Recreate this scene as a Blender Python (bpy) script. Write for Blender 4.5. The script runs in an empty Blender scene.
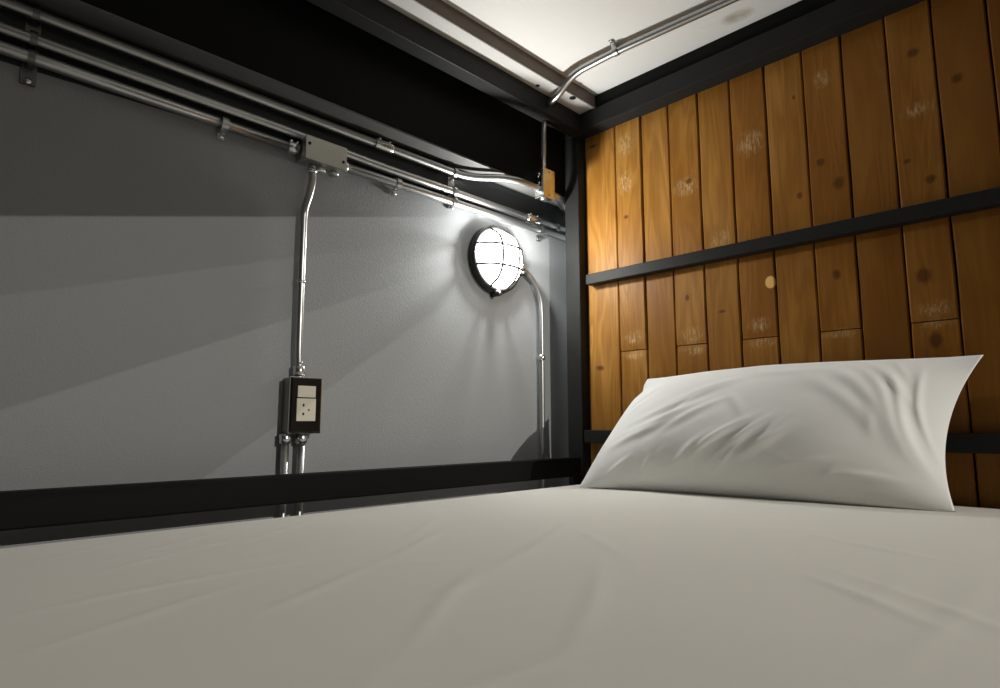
import bpy, bmesh, math, random
from mathutils import Vector, Matrix, noise
random.seed(4)
S = bpy.context.scene
COL = S.collection
PI = math.pi

# ------------------------------------------------------------------ materials
def mat(name, base=(.5, .5, .5), rough=.5, metal=0.0, spec=.5):
    m = bpy.data.materials.new(name); m.use_nodes = True
    b = m.node_tree.nodes['Principled BSDF']
    b.inputs['Base Color'].default_value = (*base, 1)
    b.inputs['Roughness'].default_value = rough
    b.inputs['Metallic'].default_value = metal
    b.inputs['Specular IOR Level'].default_value = spec
    return m, m.node_tree, b

class G:
    """small node graph helper"""
    def __init__(s, nt): s.nt = nt
    def n(s, t, **k):
        nd = s.nt.nodes.new(t)
        for a, v in k.items(): setattr(nd, a, v)
        return nd
    def l(s, a, b): s.nt.links.new(a, b)
    def math(s, op, a, b=None, clamp=False):
        nd = s.n('ShaderNodeMath', operation=op, use_clamp=clamp)
        for i, v in enumerate((a, b)):
            if v is None: continue
            if isinstance(v, (int, float)): nd.inputs[i].default_value = v
            else: s.l(v, nd.inputs[i])
        return nd.outputs[0]
    def noise(s, vec, scale, detail=4, rough=.5, dist=0):
        nd = s.n('ShaderNodeTexNoise')
        nd.inputs['Scale'].default_value = scale; nd.inputs['Detail'].default_value = detail
        nd.inputs['Roughness'].default_value = rough; nd.inputs['Distortion'].default_value = dist
        s.l(vec, nd.inputs['Vector']); return nd.outputs['Fac']
    def mapping(s, vec, sc):
        nd = s.n('ShaderNodeMapping'); nd.inputs['Scale'].default_value = sc
        s.l(vec, nd.inputs['Vector']); return nd.outputs[0]
    def ramp(s, fac, stops):
        nd = s.n('ShaderNodeValToRGB'); cr = nd.color_ramp
        while len(cr.elements) < len(stops): cr.elements.new(.5)
        for e, (p, c) in zip(cr.elements, stops): e.position = p; e.color = (*c, 1)
        s.l(fac, nd.inputs[0]); return nd.outputs[0]
    def mix(s, fac, a, b, bt='MIX'):
        nd = s.n('ShaderNodeMix', data_type='RGBA', blend_type=bt)
        for sock, v in ((nd.inputs[0], fac), (nd.inputs[6], a), (nd.inputs[7], b)):
            if isinstance(v, (int, float)): sock.default_value = v
            elif isinstance(v, tuple): sock.default_value = (*v, 1)
            else: s.l(v, sock)
        return nd.outputs[2]
    def bump(s, h, strength, dist, b):
        nd = s.n('ShaderNodeBump'); nd.inputs['Strength'].default_value = strength
        nd.inputs['Distance'].default_value = dist
        s.l(h, nd.inputs['Height']); s.l(nd.outputs[0], b.inputs['Normal'])

def textured(name, base, base2, rough, metal=0, scale=8, bs=0, bscale=200, bdist=.001, spec=.5):
    m, nt, b = mat(name, base, rough, metal, spec); g = G(nt)
    tc = g.n('ShaderNodeTexCoord').outputs['Object']
    g.l(g.mix(g.noise(tc, scale), base, base2), b.inputs['Base Color'])
    if bs: g.bump(g.noise(tc, bscale, 3), bs, bdist, b)
    return m

M = {}
M['black'] = textured('black_paint_shaded', (.006, .006, .006), (.008, .008, .008), .5, 0, 30, .15, 300, .0004, .06)  # same black paint as the frame, darkened for its weakly lit parts
M['frame'] = textured('black_paint_lit', (.016, .016, .016), (.022, .022, .021), .5, 0, 30, .15, 300, .0004, .14)  # same paint again, made lighter for parts the lamp strikes
M['lit_flange'] = textured('lit_beam_paint', (.075, .075, .073), (.095, .095, .092), .5, 0, 30)  # lamp light on the beam's black underside put into a greyer colour
M['band'] = textured('black_wall_band', (.017, .021, .023), (.022, .026, .028), .45, 0, 20, .2, 200, .0006, .3)
M['box_side'] = textured('aged_box_steel', (.20, .195, .17), (.28, .27, .24), .38, 1, 50)
M['zinc'] = textured('bright_zinc', (.6, .61, .61), (.68, .69, .69), .24, 1, 60)
M['dark_steel'] = textured('dark_strap_steel', (.12, .12, .115), (.18, .18, .17), .4, 1, 60)
M['primer'] = textured('pale_painted_board', (.55, .54, .52), (.62, .61, .58), .5, 0, 12)
M['wallpaint'] = textured('grey_wall_paint', (.262, .275, .284), (.285, .297, .306), .55, 0, 5, .4, 330, .0013, .25)
M['steel'] = textured('galvanised_steel', (.42, .43, .43), (.50, .51, .51), .34, 1, 60)
M['steel_dull'] = textured('dull_zinc', (.42, .42, .38), (.50, .50, .46), .42, 1, 40)
M['chrome'] = textured('polished_steel', (.75, .75, .74), (.8, .8, .8), .06, 1, 20, .25, 90, .0006)
M['dark_chrome'] = textured('dark_polished_plate', (.10, .09, .08), (.14, .13, .115), .16, 1, 40)
M['hole'] = mat('dark_hole', (.004, .004, .004), .8)[0]
M['plastic'] = mat('cream_plastic', (.62, .58, .49), .35)[0]
M['brownwood'] = textured('dark_stained_batten', (.085, .062, .045), (.12, .09, .068), .6, 0, 25)
M['rim'] = mat('black_lamp_body', (.012, .012, .012), .38)[0]
M['floor'] = textured('concrete_floor', (.16, .15, .14), (.22, .21, .2), .6, 0, 6)
M['platform'] = textured('platform_plywood', (.20, .13, .07), (.26, .17, .09), .6, 0, 6)

def panel_mat():
    m, nt, b = mat('white_panel', (.8, .79, .76), .55, 0, .3); g = G(nt)
    tc = g.n('ShaderNodeTexCoord').outputs['Object']
    sx = g.n('ShaderNodeSeparateXYZ'); g.l(tc, sx.inputs[0])
    # one brown stain near the head end
    dx = g.math('MULTIPLY', g.math('ADD', sx.outputs[0], .050), 40)
    dy = g.math('MULTIPLY', g.math('ADD', sx.outputs[1], .495), 24)
    d = g.math('ADD', g.math('POWER', dx, 2), g.math('POWER', dy, 2))
    n = g.noise(tc, 45, 4)
    k = g.math('MULTIPLY', g.math('SUBTRACT', 1, d, True), g.math('MULTIPLY', n, 1.1), True)
    g.l(g.mix(k, (.80, .79, .76), (.30, .23, .13)), b.inputs['Base Color'])
    return m
M['panel'] = panel_mat()

def cloth_mat(name, c, c2):
    m, nt, b = mat(name, c, .85, 0, .2); g = G(nt)
    tc = g.n('ShaderNodeTexCoord').outputs['Object']
    g.l(g.mix(g.noise(tc, 3, 3), c, c2), b.inputs['Base Color'])
    b.inputs['Sheen Weight'].default_value = .15
    g.bump(g.noise(tc, 900, 2), .12, .0004, b)
    return m
M['sheet'] = cloth_mat('white_sheet_cotton', (.66, .645, .60), (.70, .68, .635))
M['pillow'] = cloth_mat('white_pillowcase_cotton', (.80, .80, .785), (.83, .83, .815))

def wood_mat():
    m, nt, b = mat('pine_planks', (.5, .25, .08), .5, 0, .16); g = G(nt)
    tc = g.n('ShaderNodeTexCoord').outputs['Object']
    at = g.n('ShaderNodeAttribute', attribute_name='plank'); plank_tone = at.outputs['Fac']
    off = g.n('ShaderNodeCombineXYZ'); g.l(g.math('MULTIPLY', plank_tone, 37.0), off.inputs[0]); g.l(g.math('MULTIPLY', plank_tone, 11.0), off.inputs[2])
    v = g.n('ShaderNodeVectorMath', operation='ADD'); g.l(tc, v.inputs[0]); g.l(off.outputs[0], v.inputs[1]); v = v.outputs[0]
    # growth rings warped along the plank
    lo = g.noise(g.mapping(v, (3, 14, 1.9)), 1, 2, .5, .6)
    rings = g.math('SINE', g.math('MULTIPLY', lo, 62))
    fine = g.noise(g.mapping(v, (30, 260, 6)), 1, 4, .6)
    broad = g.noise(g.mapping(v, (2, 9, 2.5)), 1, 3)
    base = g.ramp(broad, [(.28, (.25, .100, .012)), (.5, (.35, .158, .026)), (.72, (.44, .225, .054))])
    tone = g.ramp(plank_tone, [(0, (.62, .55, .40)), (.35, (.90, .80, .66)), (.7, (1.0, 1.0, 1.0)), (1, (1.12, 1.12, 1.15))])
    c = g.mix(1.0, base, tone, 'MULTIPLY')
    k = g.math('MULTIPLY', g.math('ADD', g.math('MULTIPLY', rings, .5), .5), .44)
    c = g.mix(k, c, (.20, .075, .012))
    c = g.mix(g.math('MULTIPLY', g.math('SUBTRACT', fine, .40, True), 1.6), c, (.20, .085, .02))
    sx = g.n('ShaderNodeSeparateXYZ'); g.l(tc, sx.inputs[0]); Y, Z = sx.outputs[1], sx.outputs[2]
    wob = g.noise(tc, 60, 3)
    def spot(y, z, ry, rz, soft=1.0, w=.5):
        a = g.math('MULTIPLY', g.math('SUBTRACT', Y, y), 1/ry); bb = g.math('MULTIPLY', g.math('SUBTRACT', Z, z), 1/rz)
        d = g.math('SQRT', g.math('ADD', g.math('POWER', a, 2), g.math('POWER', bb, 2)))
        d = g.math('ADD', d, g.math('MULTIPLY', g.math('SUBTRACT', wob, .5), w))
        return g.math('MULTIPLY', g.math('SUBTRACT', 1, d, True), soft, True)
    # broken white scuffs
    scr = g.noise(g.mapping(tc, (30, 170, 45)), 1, 8, .8, .0)
    scr = g.math('MULTIPLY', g.math('SUBTRACT', scr, .46, True), 5, True)
    sc = None
    for y, z, ry, rz in ((-.140, .905, .035, .04), (-.135, .795, .03, .035), (-.310, .735, .036, .03), (-.475, .795, .036, .035),
                         (-.395, .585, .03, .022), (-.150, .372, .032, .025), (-.150, .325, .032, .014), (-.312, .363, .03, .025), (-.318, .325, .03, .014),
                         (-.475, .370, .03, .02), (-.478, .327, .032, .014), (-.635, .333, .035, .012), (-.800, .362, .03, .02), (-.80, .335, .03, .012),
                         (-.800, .752, .035, .018), (-.635, .885, .02, .025)):
        s_ = spot(y, z, ry, rz, 1.6, .8); sc = s_ if sc is None else g.math('MAXIMUM', sc, s_)
    c = g.mix(g.math('MULTIPLY', g.math('MULTIPLY', sc, scr), .5), c, (.85, .70, .42))
    kn = None
    for y, z, ry, rz in ((-.622, .702, .010, .010), (-.653, .646, .013, .014), (-.575, .641, .007, .008), (-.785, .427, .015, .018), (-.710, .238, .007, .012),
                         (-.795, .303, .012, .018), (-.576, .867, .004, .006), (-.319, .747, .009, .007), (-.136, .70, .008, .006), (-.637, .455, .009, .011),
                         (-.303, .455, .006, .009), (-.39, .41, .010, .004), (-.865, .79, .010, .010), (-.81, .61, .010, .009), (-.03, .935, .018, .005),
                         (-.775, .655, .008, .006), (-.80, .87, .012, .010), (-.04, .30, .014, .008)):
        s_ = spot(y, z, ry*1.1, rz*1.1, 2.0, .7); kn = s_ if kn is None else g.math('MAXIMUM', kn, s_)
    c = g.mix(g.math('MULTIPLY', kn, .8), c, (.085, .028, .008))
    c = g.mix(spot(-.503, .461, .012, .015, 6, .15), c, (.85, .52, .16))
    g.l(c, b.inputs['Base Color'])
    g.bump(g.math('ADD', g.math('MULTIPLY', rings, .25), fine), .25, .0012, b)
    b.inputs['Roughness'].default_value = .45
    return m
M['wood'] = wood_mat()

def dome_mat():
    m = bpy.data.materials.new('frosted_lamp_glass'); m.use_nodes = True; nt = m.node_tree
    nt.nodes.clear(); g = G(nt)
    o = g.n('ShaderNodeOutputMaterial'); tr = g.n('ShaderNodeBsdfTransparent'); em = g.n('ShaderNodeEmission')
    em.inputs[0].default_value = (1, 1, .97, 1); em.inputs[1].default_value = DOME_E
    mx = g.n('ShaderNodeMixShader'); mx.inputs[0].default_value = .35
    g.l(tr.outputs[0], mx.inputs[1]); g.l(em.outputs[0], mx.inputs[2]); g.l(mx.outputs[0], o.inputs[0])
    return m
DOME_E = 34.0
M['dome'] = dome_mat()

def sheer(name, t):
    m = bpy.data.materials.new(name); m.use_nodes = True; nt = m.node_tree; nt.nodes.clear(); g = G(nt)
    o = g.n('ShaderNodeOutputMaterial'); tr = g.n('ShaderNodeBsdfTransparent'); df = g.n('ShaderNodeBsdfDiffuse')
    df.inputs[0].default_value = (.3, .3, .3, 1)
    mx = g.n('ShaderNodeMixShader'); mx.inputs[0].default_value = t
    g.l(df.outputs[0], mx.inputs[1]); g.l(tr.outputs[0], mx.inputs[2]); g.l(mx.outputs[0], o.inputs[0])
    return m

# ------------------------------------------------------------------ mesh helpers
def finish(name, bm, m, parent=None, smooth=False, world=True):
    bmesh.ops.recalc_face_normals(bm, faces=bm.faces)
    me = bpy.data.meshes.new(name); bm.to_mesh(me); bm.free()
    o = bpy.data.objects.new(name, me); COL.objects.link(o)
    me.materials.append(m)
    if smooth:
        for p in me.polygons: p.use_smooth = True
    if parent:
        o.parent = parent
        o.matrix_parent_inverse = Matrix.Translation(-parent.location) if not parent.parent else Matrix()
    return o

def root(name, loc, label, cat, group=None):
    o = bpy.data.objects.new(name, None); COL.objects.link(o)
    o.location = loc; o.empty_display_size = .02
    tag(o, label, cat, group); return o

def tag(o, label, cat, group=None):
    o['label'] = label; o['category'] = cat
    if group: o['group'] = group
def struct(o): o['kind'] = 'structure'; return o

def add_box(bm, lo, hi, bev=0.0, seg=2):
    lo = Vector(lo); hi = Vector(hi)
    r = bmesh.ops.create_cube(bm, size=1.0)
    vs = r['verts']
    for v in vs: v.co = Vector([(lo[i]+hi[i])/2 + v.co[i]*(hi[i]-lo[i]) for i in range(3)])
    if bev:
        es = list({e for v in vs for e in v.link_edges})
        bmesh.ops.bevel(bm, geom=es, offset=bev, segments=seg, affect='EDGES', profile=.5)
    return vs
def box(name, lo, hi, m, parent=None, bev=.0015):
    bm = bmesh.new(); add_box(bm, lo, hi, bev); return finish(name, bm, m, parent)

def smooth_path(pts, n=10):
    """Catmull-Rom through the given points"""
    P = [Vector(p) for p in pts]
    if len(P) < 3: return P
    Q = [P[0]*2-P[1]] + P + [P[-1]*2-P[-2]]
    out = []
    for i in range(1, len(Q)-2):
        a, b, c, d = Q[i-1:i+3]
        for k in range(n):
            t = k/n
            out.append(.5*((2*b)+(c-a)*t+(2*a-5*b+4*c-d)*t*t+(3*b-a-3*c+d)*t**3))
    out.append(P[-1]); return out

def bend_path(pts, r=.03, n=8):
    """straight runs joined by rounded bends"""
    P = [Vector(p) for p in pts]; out = [P[0]]
    for i in range(1, len(P)-1):
        a, b, c = P[i-1], P[i], P[i+1]
        d1 = (a-b); d2 = (c-b); rr = min(r, d1.length*.49, d2.length*.49)
        s = b+d1.normalized()*rr; e = b+d2.normalized()*rr
        for k in range(n+1):
            t = k/n; out.append(s*(1-t)**2+b*2*t*(1-t)+e*t*t)
    out.append(P[-1]); return out

def add_tube(bm, path, r, seg=20, cap=True):
    P = [Vector(p) for p in path]
    rad = r if callable(r) else (lambda i: r)
    t0 = (P[1]-P[0]).normalized(); ref = Vector((0, 0, 1)) if abs(t0.z) < .9 else Vector((1, 0, 0))
    nrm = t0.cross(ref).normalized(); rings = []
    for i, p in enumerate(P):
        t = (P[min(i+1, len(P)-1)]-P[max(i-1, 0)]).normalized()
        nrm = (nrm - t*nrm.dot(t)).normalized(); bn = t.cross(nrm)
        rings.append([bm.verts.new(p+(nrm*math.cos(2*PI*k/seg)+bn*math.sin(2*PI*k/seg))*rad(i)) for k in range(seg)])
    for a, b in zip(rings, rings[1:]):
        for k in range(seg): bm.faces.new((a[k], a[(k+1) % seg], b[(k+1) % seg], b[k]))
    if cap: bm.faces.new(rings[0][::-1]); bm.faces.new(rings[-1])
def tube(name, path, r, m, parent=None, seg=20):
    bm = bmesh.new(); add_tube(bm, path, r, seg)
    o = finish(name, bm, m, parent, True)
    return o
def add_lathe(bm, prof, origin, axis='-Y', seg=64):
    """prof = [(radius, height)], spun round an axis that leaves the wall towards -Y"""
    O = Vector(origin); rings = []
    for r, h in prof:
        if r < 1e-6: rings.append([bm.verts.new(O+Vector((0, -h, 0)))])
        else: rings.append([bm.verts.new(O+Vector((r*math.cos(2*PI*k/seg), -h, r*math.sin(2*PI*k/seg)))) for k in range(seg)])
    for a, b in zip(rings, rings[1:]):
        for k in range(seg):
            k2 = (k+1) % seg
            if len(a) == 1: bm.faces.new((a[0], b[k2], b[k]))
            elif len(b) == 1: bm.faces.new((a[k], a[k2], b[0]))
            else: bm.faces.new((a[k], a[k2], b[k2], b[k]))

# ------------------------------------------------------------------ setting
YW = .11                      # face of the long wall
ZC = 1.06                     # underside of the upper bunk's panel
struct(box('wall_left', (-3.2, YW, -.45), (.6, YW+.12, 2.0), M['wallpaint'], bev=0))
bm = bmesh.new()
bmesh.ops.create_cube(bm, size=1)
for v in bm.verts:
    lx = -3.1 if v.co.x < 0 else .098
    v.co = Vector((lx, .1065 if v.co.y < 0 else YW, (.689+(lx+1.26)*.0243) if v.co.z < 0 else .80))
struct(finish('trim_1', bm, M['band']))
struct(box('wall_back', (.1000, -1.35, -.45), (.42, YW-.0005, 2.0), M['wallpaint'], bev=0))
struct(box('floor', (-3.2, -4.6, -.50), (.6, YW+.12, -.45), M['floor'], bev=0))

# ------------------------------------------------------------------ bunk bed
X0, YE = -2.05, -1.30         # foot end, open side
bed = root('bunk_bed', (-1.0, -.62, -.45), 'black steel bunk bed with a vertical plank headboard, seen from its lower bunk', 'bunk bed')
B = M['black']
for x, y in ((0, 0), (X0, 0), (0, YE-.05), (X0, YE-.05)):
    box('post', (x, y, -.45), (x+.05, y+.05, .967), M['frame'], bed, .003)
# upper deck: lower tube ring and the member above it
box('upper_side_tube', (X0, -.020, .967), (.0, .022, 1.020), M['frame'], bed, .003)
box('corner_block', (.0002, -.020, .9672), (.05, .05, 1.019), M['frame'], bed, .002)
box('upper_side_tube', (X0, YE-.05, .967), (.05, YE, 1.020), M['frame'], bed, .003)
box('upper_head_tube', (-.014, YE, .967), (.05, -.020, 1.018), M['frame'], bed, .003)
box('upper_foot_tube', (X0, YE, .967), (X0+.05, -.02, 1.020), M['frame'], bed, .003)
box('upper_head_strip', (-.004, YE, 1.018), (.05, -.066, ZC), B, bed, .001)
# pale mounting strip with bolt holes along the long side
ms = box('mounting_strip', (X0, -.067, 1.0205), (.0, .03, 1.0245), M['primer'], bed, .0008)
bt = box('batten', (X0, -.068, 1.0247), (-.004, .05, ZC), M['brownwood'], bed, .001); bt['label'] = 'dark brown batten under the white board'; ms['label'] = 'pale strip with bolt holes above the black tube'
def disc(name, c, r, h, m, parent, axis, seg=20):
    c = Vector(c); a = Vector(axis); return tube(name, [c, c+a*h], r, m, parent, seg)
for x in (-.207, -.75, -1.3):
    disc('bolt_hole', (x, -.034, 1.0206), .0055, -.0012, M['hole'], ms, (0, 0, 1))
disc('bolt_hole', (-.095, -.060, 1.0206), .009, -.0012, M['hole'], ms, (0, 0, 1))
# white board of the upper bunk
pn = box('upper_bunk_board', (X0, YE-.05, ZC), (.05, .05, ZC+.018), M['panel'], bed, .001); pn['label'] = 'white board forming the low ceiling'
# wide black beam behind the long side
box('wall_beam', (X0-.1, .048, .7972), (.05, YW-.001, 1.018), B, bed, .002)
# lower frame
box('lit_beam_flange', (X0-.1, .0475, .7925), (.05, .106, .797), M['lit_flange'], bed, .0005)
box('side_rail', (X0+.05, .004, .013), (0, .034, .062), B, bed, .003)
box('base_rail', (X0+.05, YE-.04, -.20), (0, YE, -.14), B, bed, .003)
box('base_rail', (X0+.05, .0, -.20), (0, .04, -.14), B, bed, .003)
box('base_rail', (.0, YE, -.20), (.03, .0, -.14), B, bed, .003)
pf = box('platform', (X0+.05, YE, -.16), (0, -.01, -.141), M['platform'], bed, .001)
# head rails in front of the planks
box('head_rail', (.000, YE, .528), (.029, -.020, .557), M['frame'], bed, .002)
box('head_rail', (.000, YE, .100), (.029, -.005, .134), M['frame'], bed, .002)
box('head_backing', (.052, YE, -.2), (.058, .0, .965), B, bed, 0)

def headboard():
    bm = bmesh.new(); lay = bm.faces.layers.float.new('plank')
    edges = [.0, -.105, -.187, -.268, -.350, -.432, -.514, -.597, -.675, -.757, -.834, -.917, -1.0, -1.082, -1.165, -1.248, -1.30]
    tones = [.98, .84, .74, .64, .66, .42, .62, .40, .10, .22, .08, .1, .3, .5, .2, .4]  # lamp falloff put into the plank tones: darker away from the lamp
    for i in range(len(edges)-1):
        a, b = edges[i], edges[i+1]
        segs = [(-.19, .3385), (.3405, .972)] if i % 2 == 1 else [(-.19, .972)]
        for j, (z0, z1) in enumerate(segs):
            n0 = len(bm.faces)
            d = random.uniform(0, .0022) + (0 if j else .0012)
            # a box with many rows so that edges wander a little
            x_f = .030+d; rows = 36; g1 = .0017; wob = random.random()*50
            prev = None
            ring0 = None
            for k in range(rows+1):
                z = z0+(z1-z0)*k/rows
                wa = .0011*noise.noise(Vector((wob, z*9, 0))); wb = .0011*noise.noise(Vector((wob+9, z*9, 3)))
                ya, yb = a-g1+wa, b+g1+wb; c = .0022
                cs = [(.050, ya), (x_f+c, ya), (x_f, ya-c), (x_f, yb+c), (x_f+c, yb), (.050, yb)]
                if k in (0, rows): cs = [(x+(c*.6 if x < .045 else 0), y) for x, y in cs]
                ring = [bm.verts.new((x, y, z)) for x, y in cs]
                if prev:
                    for q in range(6): bm.faces.new((prev[q], prev[(q+1) % 6], ring[(q+1) % 6], ring[q]))
                else: bm.faces.new(ring)
                prev = ring
            bm.faces.new(prev[::-1])
            bm.faces.ensure_lookup_table()
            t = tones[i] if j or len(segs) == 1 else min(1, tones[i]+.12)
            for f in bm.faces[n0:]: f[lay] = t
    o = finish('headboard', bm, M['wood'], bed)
    o['label'] = 'headboard of warm brown vertical pine planks'
    return o
headboard()

# ------------------------------------------------------------------ mattress
def folds(x, y):
    """gentle creases of the sheet, heights in metres"""
    h = 0
    for (px, py, ang, ln, w, a) in SHEET_FOLDS:
        dx, dy = x-px, y-py; u = dx*math.cos(ang)+dy*math.sin(ang); v = -dx*math.sin(ang)+dy*math.cos(ang)
        v += .004*math.sin(u*17+px*40)
        if abs(u) < ln: h += a*math.exp(-(v/w)**2)*math.cos(u/ln*PI/2)**2
    return h
SHEET_FOLDS = []
rr = random.Random(11)
for k in range(46):
    SHEET_FOLDS.append((rr.uniform(-1.5, -.2), rr.uniform(-1.05, -.08), rr.choice((1, 1, 1, 0))*rr.uniform(-.15, .95)+rr.choice((0, 0, -.35)), rr.uniform(.07, .24), rr.uniform(.004, .010), rr.uniform(.0004, .0010)))
for p in ((-.98, -.62, .62, .17, .007, .0013), (-.90, -.70, .55, .20, .008, .0012), (-.8, -.55, .25, .15, .010, .0010), (-1.12, -.42, .1, .25, .006, .0015), (-1.18, -.5, .35, .16, .005, .0012), (-1.05, -.52, .45, .14, .005, .0013), (-.86, -.42, .5, .18, .006, .0011), (-.72, -.5, .4, .2, .007, .0011), (-1.0, -.25, .05, .3, .006, .0011), (-.95, -.35, .2, .2, .006, .0010),
          (-.5, -.8, 1.2, .15, .010, .0012), (-.75, -.86, .9, .13, .008, .0016)): SHEET_FOLDS.append(p)
def mattress():
    bm = bmesh.new(); nx, ny = 330, 220
    xa, xb, ya, yb = X0+.06, .030, YE+.02, -.036
    def edge(d, r): return 0 if d >= r else -(r-math.sqrt(max(0, r*r-(r-d)**2)))
    V = []
    for i in range(nx+1):
        row = []
        for j in range(ny+1):
            fx, fy = i/nx, j/ny
            x = xa+(xb-xa)*fx; y = ya+(yb-ya)*fy
            de = min(x-xa, xb-x, y-ya, yb-y)
            puff = .009*min(1, (yb-y)/.25)**.8 * min(1, 1)
            z = puff+folds(x, y)*min(1, de/.05)+.0011*noise.noise(Vector((x*5, y*5, 0)))*min(1, de/.05)+edge(de, .022)
            # hollow pressed under the pillow
            row.append(bm.verts.new((x, y, z)))
        V.append(row)
    for i in range(nx):
        for j in range(ny): bm.faces.new((V[i][j], V[i+1][j], V[i+1][j+1], V[i][j+1]))
    # skirt and underside
    loop = [V[i][0] for i in range(nx+1)]+[V[nx][j] for j in range(1, ny+1)]+[V[i][ny] for i in range(nx-1, -1, -1)]+[V[0][j] for j in range(ny-1, 0, -1)]
    low = [bm.verts.new((v.co.x, v.co.y, -.125)) for v in loop]; n = len(loop)
    bot = [bm.verts.new((v.co.x+(.012 if v.co.x < xa+.01 else -.012 if v.co.x > xb-.01 else 0), v.co.y+(.012 if v.co.y < ya+.01 else -.012 if v.co.y > yb-.01 else 0), -.1405)) for v in loop]
    for k in range(n):
        k2 = (k+1) % n
        bm.faces.new((loop[k], low[k], low[k2], loop[k2])); bm.faces.new((low[k], bot[k], bot[k2], low[k2]))
    bm.faces.new(bot)
    o = finish('mattress', bm, M['sheet'], None, True)
    tag(o, 'wide mattress covered by a smooth off-white fitted sheet, filling the foreground', 'mattress')
mattress()

# ------------------------------------------------------------------ pillow
def pillow():
    BL, BR = Vector((-.185, -.130, .006)), Vector((-.098, -.822, .010))
    TL, TR = Vector((-.008, -.210, .259)), Vector((-.012, -.868, .268))
    nu, nv = 190, 110
    bm = bmesh.new(); rp = random.Random(3)
    cre = []   # (u, v, angle, half length, width, amplitude)
    cre += [(-.10, -.50, .95, .34, .028, .0075), (.02, -.46, 1.05, .30, .022, .0065), (-.02, -.70, 1.2, .22, .022, .006), (.12, -.52, .85, .26, .030, .005), (-.22, -.62, .9, .25, .03, .005),
            (-.50, -.10, .50, .42, .040, .0065), (-.45, .12, .46, .45, .035, .0050), (-.62, -.32, .55, .32, .035, .0055), (-.32, .30, .42, .42, .035, .0040), (-.30, -.12, .6, .3, .03, .0045),
            (.60, .05, -1.00, .60, .040, .0060), (.70, -.02, -1.08, .66, .034, .0070), (.79, -.10, -1.16, .62, .028, .0065), (.50, .0, -.92, .5, .045, .0040), (.87, .05, -1.28, .60, .022, .0050), (.66, .42, -.85, .45, .03, .0040),
            (.35, -.72, .12, .22, .03, .005), (.62, -.82, .22, .25, .028, .006), (-.72, -.80, .9, .16, .022, .005), (-.55, -.82, 1.2, .14, .02, .0045), (.10, .62, .10, .4, .04, .0022)]
    for k in range(26):
        cre.append((rp.uniform(-.9, .9), rp.uniform(-.9, .8), rp.uniform(.2, 1.2) if rp.random() < .6 else rp.uniform(-1.3, -.7), rp.uniform(.1, .3), rp.uniform(.015, .035), rp.uniform(-.0022, .0026)))
    def crease(u, v):
        h = 0
        for cu, cv, a, L, w, amp in cre:
            du, dv = (u-cu), (v-cv)*.62
            s = du*math.cos(a)+dv*math.sin(a); t = -du*math.sin(a)+dv*math.cos(a)
            t += .03*math.sin(s*6+cu*9)
            if abs(s) < L:
                e = math.cos(s/L*PI/2)**2
                h += amp*e*(math.exp(-(t/w)**2)-.22*math.exp(-((t+1.9*w)/(1.5*w))**2))
        return h
    def mid(u, v):
        a, b = (u+1)/2, (v+1)/2
        # seams pulled inwards between the corners
        p = BL.lerp(BR, a).lerp(TL.lerp(TR, a), b)
        ax = (BR-BL).normalized()
        pull = .030*(1-v*v)*u**5 if u > 0 else (-.003*(1-v*v)+.010*math.exp(-((v-.72)/.12)**2))*abs(u)**5
        p = p - ax*pull*(1 if u > 0 else -1)
        p.z += -.004*(1-u*u)*max(0, v)**6 + .010*max(0, v)**4*(1-abs(u+.1))
        return p
    nr = ((TL-BL).cross(BR-BL)).normalized()
    if nr.x > 0: nr = -nr                     # towards the foot of the bed and up
    def pt(u, v, side):
        p = mid(u, v)
        f = max(0, (1-abs(u)**2.7))**(.70 if u < 0 else .95)*max(0, (1-abs(v)**2.5))**.72
        if side > 0:
            d = .097*f*(1+.14*(-v))+crease(u, v)*min(1, f*2.2)+.003*noise.noise(Vector((u*3, v*3, 1)))*f
        else:
            d = -.040*f
        q = p+nr*d
        q.z = max(q.z, .0065+.002*(1-abs(u)))
        return q
    for side in (1, -1):
        V = []
        for i in range(nu+1):
            u = -1+2*i/nu; u = math.copysign(abs(u)**.92, u)
            row = []
            for j in range(nv+1):
                v = -1+2*j/nv; v = math.copysign(abs(v)**.92, v)
                row.append(bm.verts.new(pt(u, v, side)))
            V.append(row)
        for i in range(nu):
            for j in range(nv): bm.faces.new((V[i][j], V[i+1][j], V[i+1][j+1], V[i][j+1]))
    bmesh.ops.remove_doubles(bm, verts=bm.verts, dist=.0002)
    for v in bm.verts:
        v.co.x = min(v.co.x, .026 if v.co.z > .14 or v.co.z < .09 else -.003)
    o = finish('pillow', bm, M['pillow'], None, True)
    tag(o, 'plump white pillow leaning against the wooden headboard', 'pillow')
pillow()

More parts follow.
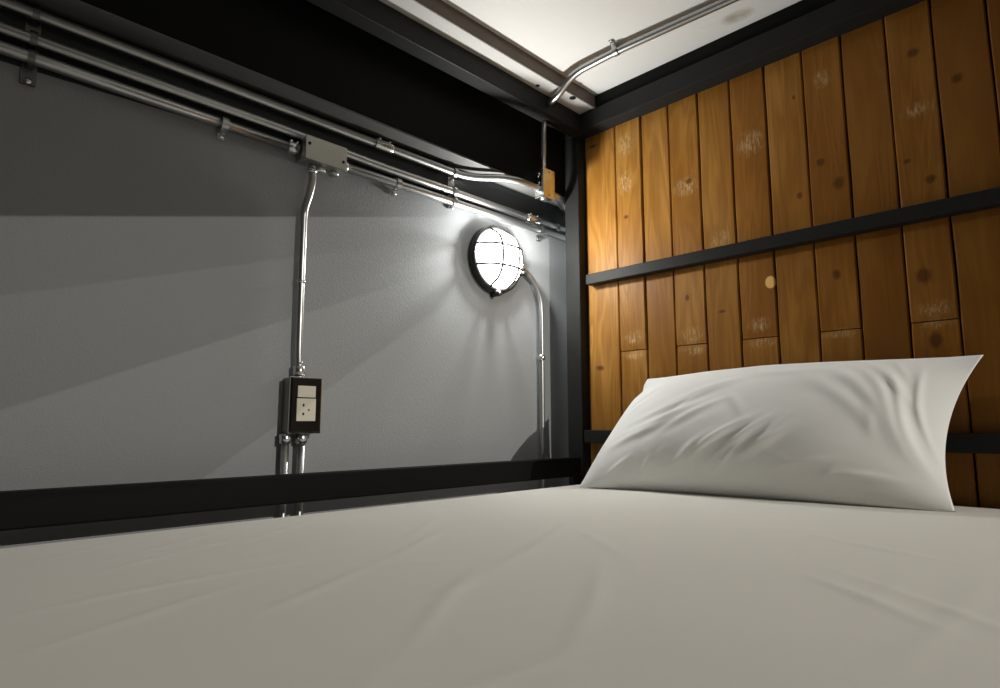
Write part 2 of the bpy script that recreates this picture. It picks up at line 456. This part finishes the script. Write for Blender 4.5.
# ------------------------------------------------------------------ conduits
R = .0095; YC = YW-R-.005
ST = M['steel']
def saddle(parent, x, y, z, r=R, w=.012, name='saddle_clamp', drop=.016):
    """a strap over a horizontal pipe with one screwed ear below"""
    bm = bmesh.new()
    n = 14; prof = []
    for k in range(n+1):
        a = PI/2+PI*k/n if False else PI*.5+PI*k/n
        prof.append((y+(r+.0012)*math.cos(a)*1.0, z+(r+.0012)*math.sin(a)))
    # profile runs from above, round the -Y side, to below, then along the wall
    prof = [(YW-.001, z+r+.0022), (y, z+r+.0022)] + [(y-abs((r+.002)*math.sin(PI*k/n)), z+(r+.002)*math.cos(PI*k/n)) for k in range(1, n)] + [(y, z-r-.0022), (YW-.004, z-r-.0022), (YW-.002, z-r-.004), (YW-.002, z-r-drop)]
    for a, b in zip(prof, prof[1:]):
        v = [bm.verts.new((x-w/2, *a)), bm.verts.new((x+w/2, *a)), bm.verts.new((x+w/2, *b)), bm.verts.new((x-w/2, *b))]
        bm.faces.new(v)
    bmesh.ops.remove_doubles(bm, verts=bm.verts, dist=.00001)
    bmesh.ops.solidify(bm, geom=bm.faces[:], thickness=.0014)
    o = finish(name, bm, M['steel'], parent)
    s = disc('screw', (x, YW-.002, z-r-drop*.62), .0042, .005, M['chrome'], None, (0, -1, 0), 12)
    s.parent = o; s.matrix_parent_inverse = Matrix()
    return o
def coupling(parent, a, b, r=R, screws=True):
    a, b = Vector(a), Vector(b)
    o = tube('coupling', [a, a+(b-a)*.05, a+(b-a)*.95, b], lambda i: r+(.0018 if i in (0, 3) else .0030), M['zinc'], parent)
    if screws:
        for t in (.22, .78):
            c = a+(b-a)*t
            s = disc('set_screw', c+Vector((0, -r*.5, r*.75)), .0032, .0062, M['chrome'], None, Vector((0, -.35, .94)), 10)
            s.parent = o; s.matrix_parent_inverse = Matrix()
    return o
def conduit(path, label, r=R):
    c = Vector(path[len(path)//2])
    t = root('electrical_conduit', (c.x, c.y, c.z), label, 'conduit', 'metal conduits'); t.location = c
    tube('pipe', path, r, ST, t, 24)
    return t
bpy.context.view_layer.update()
XL = -2.6
Z1, Z2, Z3 = .7715, .7245, .6970
c1 = conduit(bend_path([(XL, YC, Z1+.011), (-.75, YC, Z1), (-.335, YC, Z1), (-.245, .026, Z1+.006), (-.10, .026, Z1+.004), (-.045, .030, Z1+.006), (.03, .085, Z1+.012), (.095, .085, Z1+.012)], .05),
             'topmost long horizontal metal conduit on the grey wall, jogging out to the small shiny box')
coupling(c1, (-.612, YC, Z1), (-.565, YC, Z1))
c2 = conduit(bend_path([(XL, YC, .745), (-.80, YC, .7285), (-.60, YC, .7215), (.095, YC, .7205)], .05),
             'middle long horizontal metal conduit running past the top edge of the junction box')
coupling(c2, (-.112, YC, .7207), (-.062, YC, .7207)); saddle(c2, .015, YC, .7205, drop=.012)
c3a = conduit([(XL, YC, .712), (-1.2, YC, .7025), (-.790, YC, Z3)], 'lowest horizontal metal conduit left of the junction box')
coupling(c3a, (-.812, YC, Z3), (-.789, YC, Z3), screws=True); saddle(c3a, -.935, YC, Z3+.0015)
c3b = conduit([(-.697, YC, Z3-.004), (-.5, YC, Z3-.003), (.095, YC, Z3)], 'lowest horizontal metal conduit, between the junction box and the black post above the lamp')
coupling(c3b, (-.699, YC, Z3-.004), (-.679, YC, Z3-.004), screws=False); saddle(c3b, -.548, YC, Z3-.003); saddle(c3b, -.052, YC, Z3, drop=.02)

# straps that hold the three pipes together
def strap(x, zt, zb, label, m=None):
    m = m or M['steel']
    t = root('pipe_strap', (x, YW, (zt+zb)/2), label, 'pipe strap', 'straps across the conduits')
    box('backing_strip', (x-.010, YW-.004, zb), (x+.010, YW, zt), m, t, .0006)
    for z in ((Z1+.003, .7325, .7025) if x < -1 else (Z1, .7213, Z3-.002)):
        bm = bmesh.new(); n = 16; w = .009
        prof = [(YW-.003, z+R+.004), (YC, z+R+.0022)]+[(YC-(R+.002)*math.sin(PI*k/n), z+(R+.002)*math.cos(PI*k/n)) for k in range(1, n)]+[(YC, z-R-.0022), (YW-.003, z-R-.004)]
        for a, b in zip(prof, prof[1:]):
            bm.faces.new([bm.verts.new((x-w/2, *a)), bm.verts.new((x+w/2, *a)), bm.verts.new((x+w/2, *b)), bm.verts.new((x-w/2, *b))])
        bmesh.ops.remove_doubles(bm, verts=bm.verts, dist=.00001)
        bmesh.ops.solidify(bm, geom=bm.faces[:], thickness=.0013)
        finish('pipe_hoop', bm, m, t)
    disc('screw', (x, YW-.004, zb+.004), .0045, .005, M['chrome'], t, (0, -1, 0), 12)
strap(-1.222, .80-.008, .664, 'dark vertical pipe strap at the far left, holding the three horizontal conduits', M['dark_steel'])
strap(-.378, .792, .680, 'vertical pipe strap holding the three horizontal conduits, up and left of the round lamp')

# junction box on the lowest pipe
jb = root('junction_box', (-.742, YW, .668), 'grey rectangular metal junction box on the horizontal conduits, above the socket', 'junction box')
box('box_body', (-.787, .066, .673), (-.699, YW, .7185), M['steel_dull'], jb, .002)
box('box_cover', (-.789, .0625, .671), (-.697, .066, .7195), M['steel_dull'], jb, .001)
for x, z in ((-.781, .703), (-.705, .687)): disc('screw', (x, .0625, z), .0032, .0012, M['hole'], jb, (0, -1, 0), 12)
tube('locknut', [(-.742, .09, .669), (-.742, .09, .662)], .012, M['chrome'], jb, 6)
tube('locknut', [(-.712, .09, .669), (-.712, .09, .664)], .011, M['steel'], jb, 12)

# pipe down to the socket
c4 = conduit(smooth_path([(-.762, .088, .669), (-.7595, .088, .640), (-.763, .090, .612), (-.7695, .096, .575), (-.7705, .0965, .53), (-.770, .0965, .42), (-.769, .0965, .30), (-.767, .0965, .262), (-.766, .095, .243)], 8),
             'thin vertical metal conduit running from the junction box down to the socket', .0075)
coupling(c4, (-.762, .088, .662), (-.7615, .088, .654), .0075, False)
coupling(c4, (-.767, .0965, .262), (-.766, .096, .241), .0085, True)
coupling(c4, (-.7704, .0965, .432), (-.7701, .0965, .426), .0064, False)
# two pipes below the socket
c6 = conduit([(-.789, .096, .132), (-.787, .096, -.14), (-.787, .096, -.44)], 'left one of two short conduits under the socket', .0075)
coupling(c6, (-.789, .096, .131), (-.789, .096, .113), .0080)
c7 = conduit([(-.756, .096, .132), (-.755, .096, -.14), (-.755, .096, -.44)], 'right one of two short conduits under the socket', .0075)
coupling(c7, (-.756, .096, .131), (-.756, .096, .113), .0080)
# pipe from the lamp
c5 = conduit(smooth_path([(-.150, .098, .575), (-.128, .098, .571), (-.104, .098, .560), (-.078, .098, .537), (-.058, .0975, .500), (-.052, .0975, .455), (-.0515, .0975, .39), (-.0515, .0975, .2), (-.0515, .0975, -.44)], 10),
             'metal conduit curving from the round lamp down along the wall beside the black post', .0072)
coupling(c5, (-.0515, .0975, .340), (-.0515, .0975, .325), .0070)
coupling(c5, (-.140, .098, .574), (-.124, .098, .570), .0078, True)
# pipe under the white board and drop to the small box
c8 = conduit(bend_path([(-.075, -1.30, 1.046), (-.128, -.62, 1.045), (-.160, -.24, 1.041), (-.163, -.118, 1.037), (-.156, -.058, 1.002), (-.150, -.0225, .998)], .045),
             'metal conduit crossing under the white board and bending into the black tube', .0092)
for y in (-.245,):
    bm = bmesh.new(); n = 16; z = 1.041; x = -.160
    prof = [(x-.024, ZC-.001), (x-R-.002, ZC-.0012), (x-R-.002, z)]+[(x-(R+.002)*math.cos(PI*k/n), z-(R+.002)*math.sin(PI*k/n)) for k in range(1, n)]+[(x+R+.002, z), (x+R+.002, ZC-.0012), (x+.024, ZC-.001)]
    for a, b in zip(prof, prof[1:]):
        bm.faces.new([bm.verts.new((a[0], y-.006, a[1])), bm.verts.new((a[0], y+.006, a[1])), bm.verts.new((b[0], y+.006, b[1])), bm.verts.new((b[0], y-.006, b[1]))])
    bmesh.ops.remove_doubles(bm, verts=bm.verts, dist=.00001); bmesh.ops.solidify(bm, geom=bm.faces[:], thickness=.0013)
    sc_ = finish('saddle_clamp', bm, ST, c8)
    for dx in (-.018, .018):
        s = disc('screw', (x+dx, y, ZC-.002), .004, .004, M['chrome'], None, (0, 0, -1), 12); s.parent = sc_; s.matrix_parent_inverse = Matrix()
c9 = conduit(smooth_path([(-.131, .021-.012, .972), (-.131, .012, .94), (-.125, .018, .90), (-.121, .0225, .868), (-.121, .0225, .832)], 8),
             'short vertical metal conduit dropping from the black upper tube to the small shiny box', .0068)

# small shiny box
sb = root('conduit_box', (-.119, .0405, .750), 'small shiny metal box below the upper tube, its front reflecting the orange wood', 'conduit box')
box('box_body', (-.1425, .0085, .752), (-.096, .0405, .830), M['chrome'], sb, .003)
box('box_cover', (-.1430, .0055, .7505), (-.0955, .0085, .8315), M['chrome'], sb, .0009)
for z in (.823, .759): disc('screw', (-.119, .0055, z), .0026, .001, M['steel_dull'], sb, (0, -1, 0), 12)
tube('knockout', [(-.122, .024, .752), (-.122, .024, .7495)], .009, M['steel'], sb, 20)
for z in (.77, .79, .815): tube('knockout', [(-.1425, .024, z), (-.1437, .024, z)], .006, M['chrome'], sb, 20)

# ------------------------------------------------------------------ socket
so = root('wall_socket', (-.76, YW, .132), 'dark shiny metal socket box with cream switch and outlet on the grey wall', 'wall socket')
box('box_body', (-.7925, .0805, .1325), (-.7275, YW, .2385), M['box_side'], so, .004)
box('plate_rim', (-.7930, .0765, .1315), (-.7270, .0805, .2400), M['chrome'], so, .0016)
fp = box('faceplate', (-.7905, .0745, .1335), (-.7295, .0766, .2380), M['dark_chrome'], so, .0018)
def sub(o, par): o.parent = par; return o
sub(box('switch', (-.779, .0722, .2005), (-.742, .0745, .2225), M['plastic'], None, .0008), fp)
ol = sub(box('outlet', (-.780, .0722, .1555), (-.741, .0745, .1985), M['plastic'], None, .0006), fp)
for x, z, w, h_ in ((-.7665, .1855, .0017, .0026), (-.7665, .1690, .0019, .0024), (-.7555, .1765, .0014, .0018)):
    s = box('outlet_slot', (x-w, .0719, z-h_), (x+w, .0723, z+h_), M['hole'], None, 0); s.parent = fp; s.matrix_parent_inverse = Matrix()

# ------------------------------------------------------------------ round bulkhead lamp
LX, LZ, LR = -.228, .578, .090
lp = root('bulkhead_lamp', (LX, YW, LZ), 'round glowing bulkhead lamp with a black rim and wire cage on the grey wall', 'lamp')
O = (LX, YW, LZ)
bm = bmesh.new(); add_lathe(bm, [(0, 0), (LR-.004, 0), (LR, .004), (LR, .018), (LR-.003, .0215), (LR-.010, .0225), (LR-.013, .020), (LR-.013, .010), (0, .010)], O)
finish('lamp_body', bm, M['rim'], lp, True)
RD = LR-.0135
def dome_h(r): return .019+.046*(1-(min(r, RD)/RD)**2.6)**.55
bm = bmesh.new(); prof = [(RD, .014)]+[(RD*math.sin(t*PI/2), dome_h(RD*math.sin(t*PI/2))) for t in [1-k/22 for k in range(22)]]+[(0, dome_h(0))]
add_lathe(bm, prof, O); finish('lamp_glass', bm, M['dome'], lp, True)['label'] = 'bright white frosted glass dome'
for ax, c in (('v', -.029), ('v', .030), ('h', -.027), ('h', .027)):
    L = math.sqrt((LR-.006)**2-c*c); pts = []
    for k in range(41):
        s = -L+2*L*k/40; r = math.hypot(s, c); h_ = dome_h(r)+.005 if r < RD else .024
        if r > RD-.004: h_ = min(h_, .040)
        p = (LX+c, YW-h_, LZ+s) if ax == 'v' else (LX+s, YW-h_, LZ+c); pts.append(Vector(p))
    for _ in range(2): pts = [pts[0]]+[(pts[i-1]+pts[i]*2+pts[i+1])/4 for i in range(1, len(pts)-1)]+[pts[-1]]
    tube('cage_bar', pts, .0028, M['rim'], lp, 10)
for a in (-92, -14):
    x, z = LX+(LR+.001)*math.cos(math.radians(a)), LZ+(LR+.001)*math.sin(math.radians(a))
    lug = disc('rim_lug', (x, YW-.002, z), .0085, .025, M['rim'], lp, (0, -1, 0), 16)
    s = disc('screw', (x, YW-.027, z), .0038, .002, M['chrome'], None, (0, -1, 0), 12); s.parent = lug; s.matrix_parent_inverse = Matrix()

def point(name, loc, power, rad, col):
    l = bpy.data.lights.new(name, 'POINT'); l.energy = power; l.shadow_soft_size = rad; l.color = col
    o = bpy.data.objects.new(name, l); o.location = loc; COL.objects.link(o); return o
point('lamp_bulb', (LX+.004, YW-.049, LZ+.040), 13.5, .015, (1, 1, .965))

# ------------------------------------------------------------------ the room beyond the open side: one far lamp, see-through shade sheets added out of view
LL = Vector((.0, -4.0, 1.35))
point('room_lamp', LL, 330.0, .004, (1, .95, .86))
def shade_sheets():  # unseen sheets added to throw the stepped shade on the long wall
    t = root('shade_sheets', (-.8, -1.46, .9), 'added see-through sheets out of view, casting stepped shade on the wall', 'shade_sheets')
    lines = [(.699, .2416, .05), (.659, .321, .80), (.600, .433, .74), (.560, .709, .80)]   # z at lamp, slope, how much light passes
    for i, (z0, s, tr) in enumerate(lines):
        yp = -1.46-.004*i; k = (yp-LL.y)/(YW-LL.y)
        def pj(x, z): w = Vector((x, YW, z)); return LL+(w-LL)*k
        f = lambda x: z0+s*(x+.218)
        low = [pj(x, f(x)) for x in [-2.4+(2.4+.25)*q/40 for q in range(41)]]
        bm = bmesh.new(); m_ = sheer('sheer_shade_sheet', tr); prev = None
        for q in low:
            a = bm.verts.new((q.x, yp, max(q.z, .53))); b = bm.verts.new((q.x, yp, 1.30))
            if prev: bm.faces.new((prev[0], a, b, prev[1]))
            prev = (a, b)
        finish('shade_sheet', bm, m_, t)
shade_sheets()

# ------------------------------------------------------------------ world, camera, view
w = bpy.data.worlds.new('World'); S.world = w; w.use_nodes = True
w.node_tree.nodes['Background'].inputs[0].default_value = (1, .97, .93, 1)
w.node_tree.nodes['Background'].inputs[1].default_value = .022

cam = bpy.data.cameras.new('camera'); co = bpy.data.objects.new('camera', cam); COL.objects.link(co)
cam.sensor_width = 36; cam.lens = 615*36/1000; cam.clip_start = .02
yaw = math.radians(45.2); pitch = math.atan(80/615)
co.location = (-1.330, -1.026, .150)
co.rotation_euler = (PI/2+pitch, 0, yaw-PI/2)
S.camera = co
S.view_settings.view_transform = 'Standard'; S.view_settings.look = 'None'
S.view_settings.exposure = 0; S.view_settings.gamma = 1; S.view_settings.use_curve_mapping = False
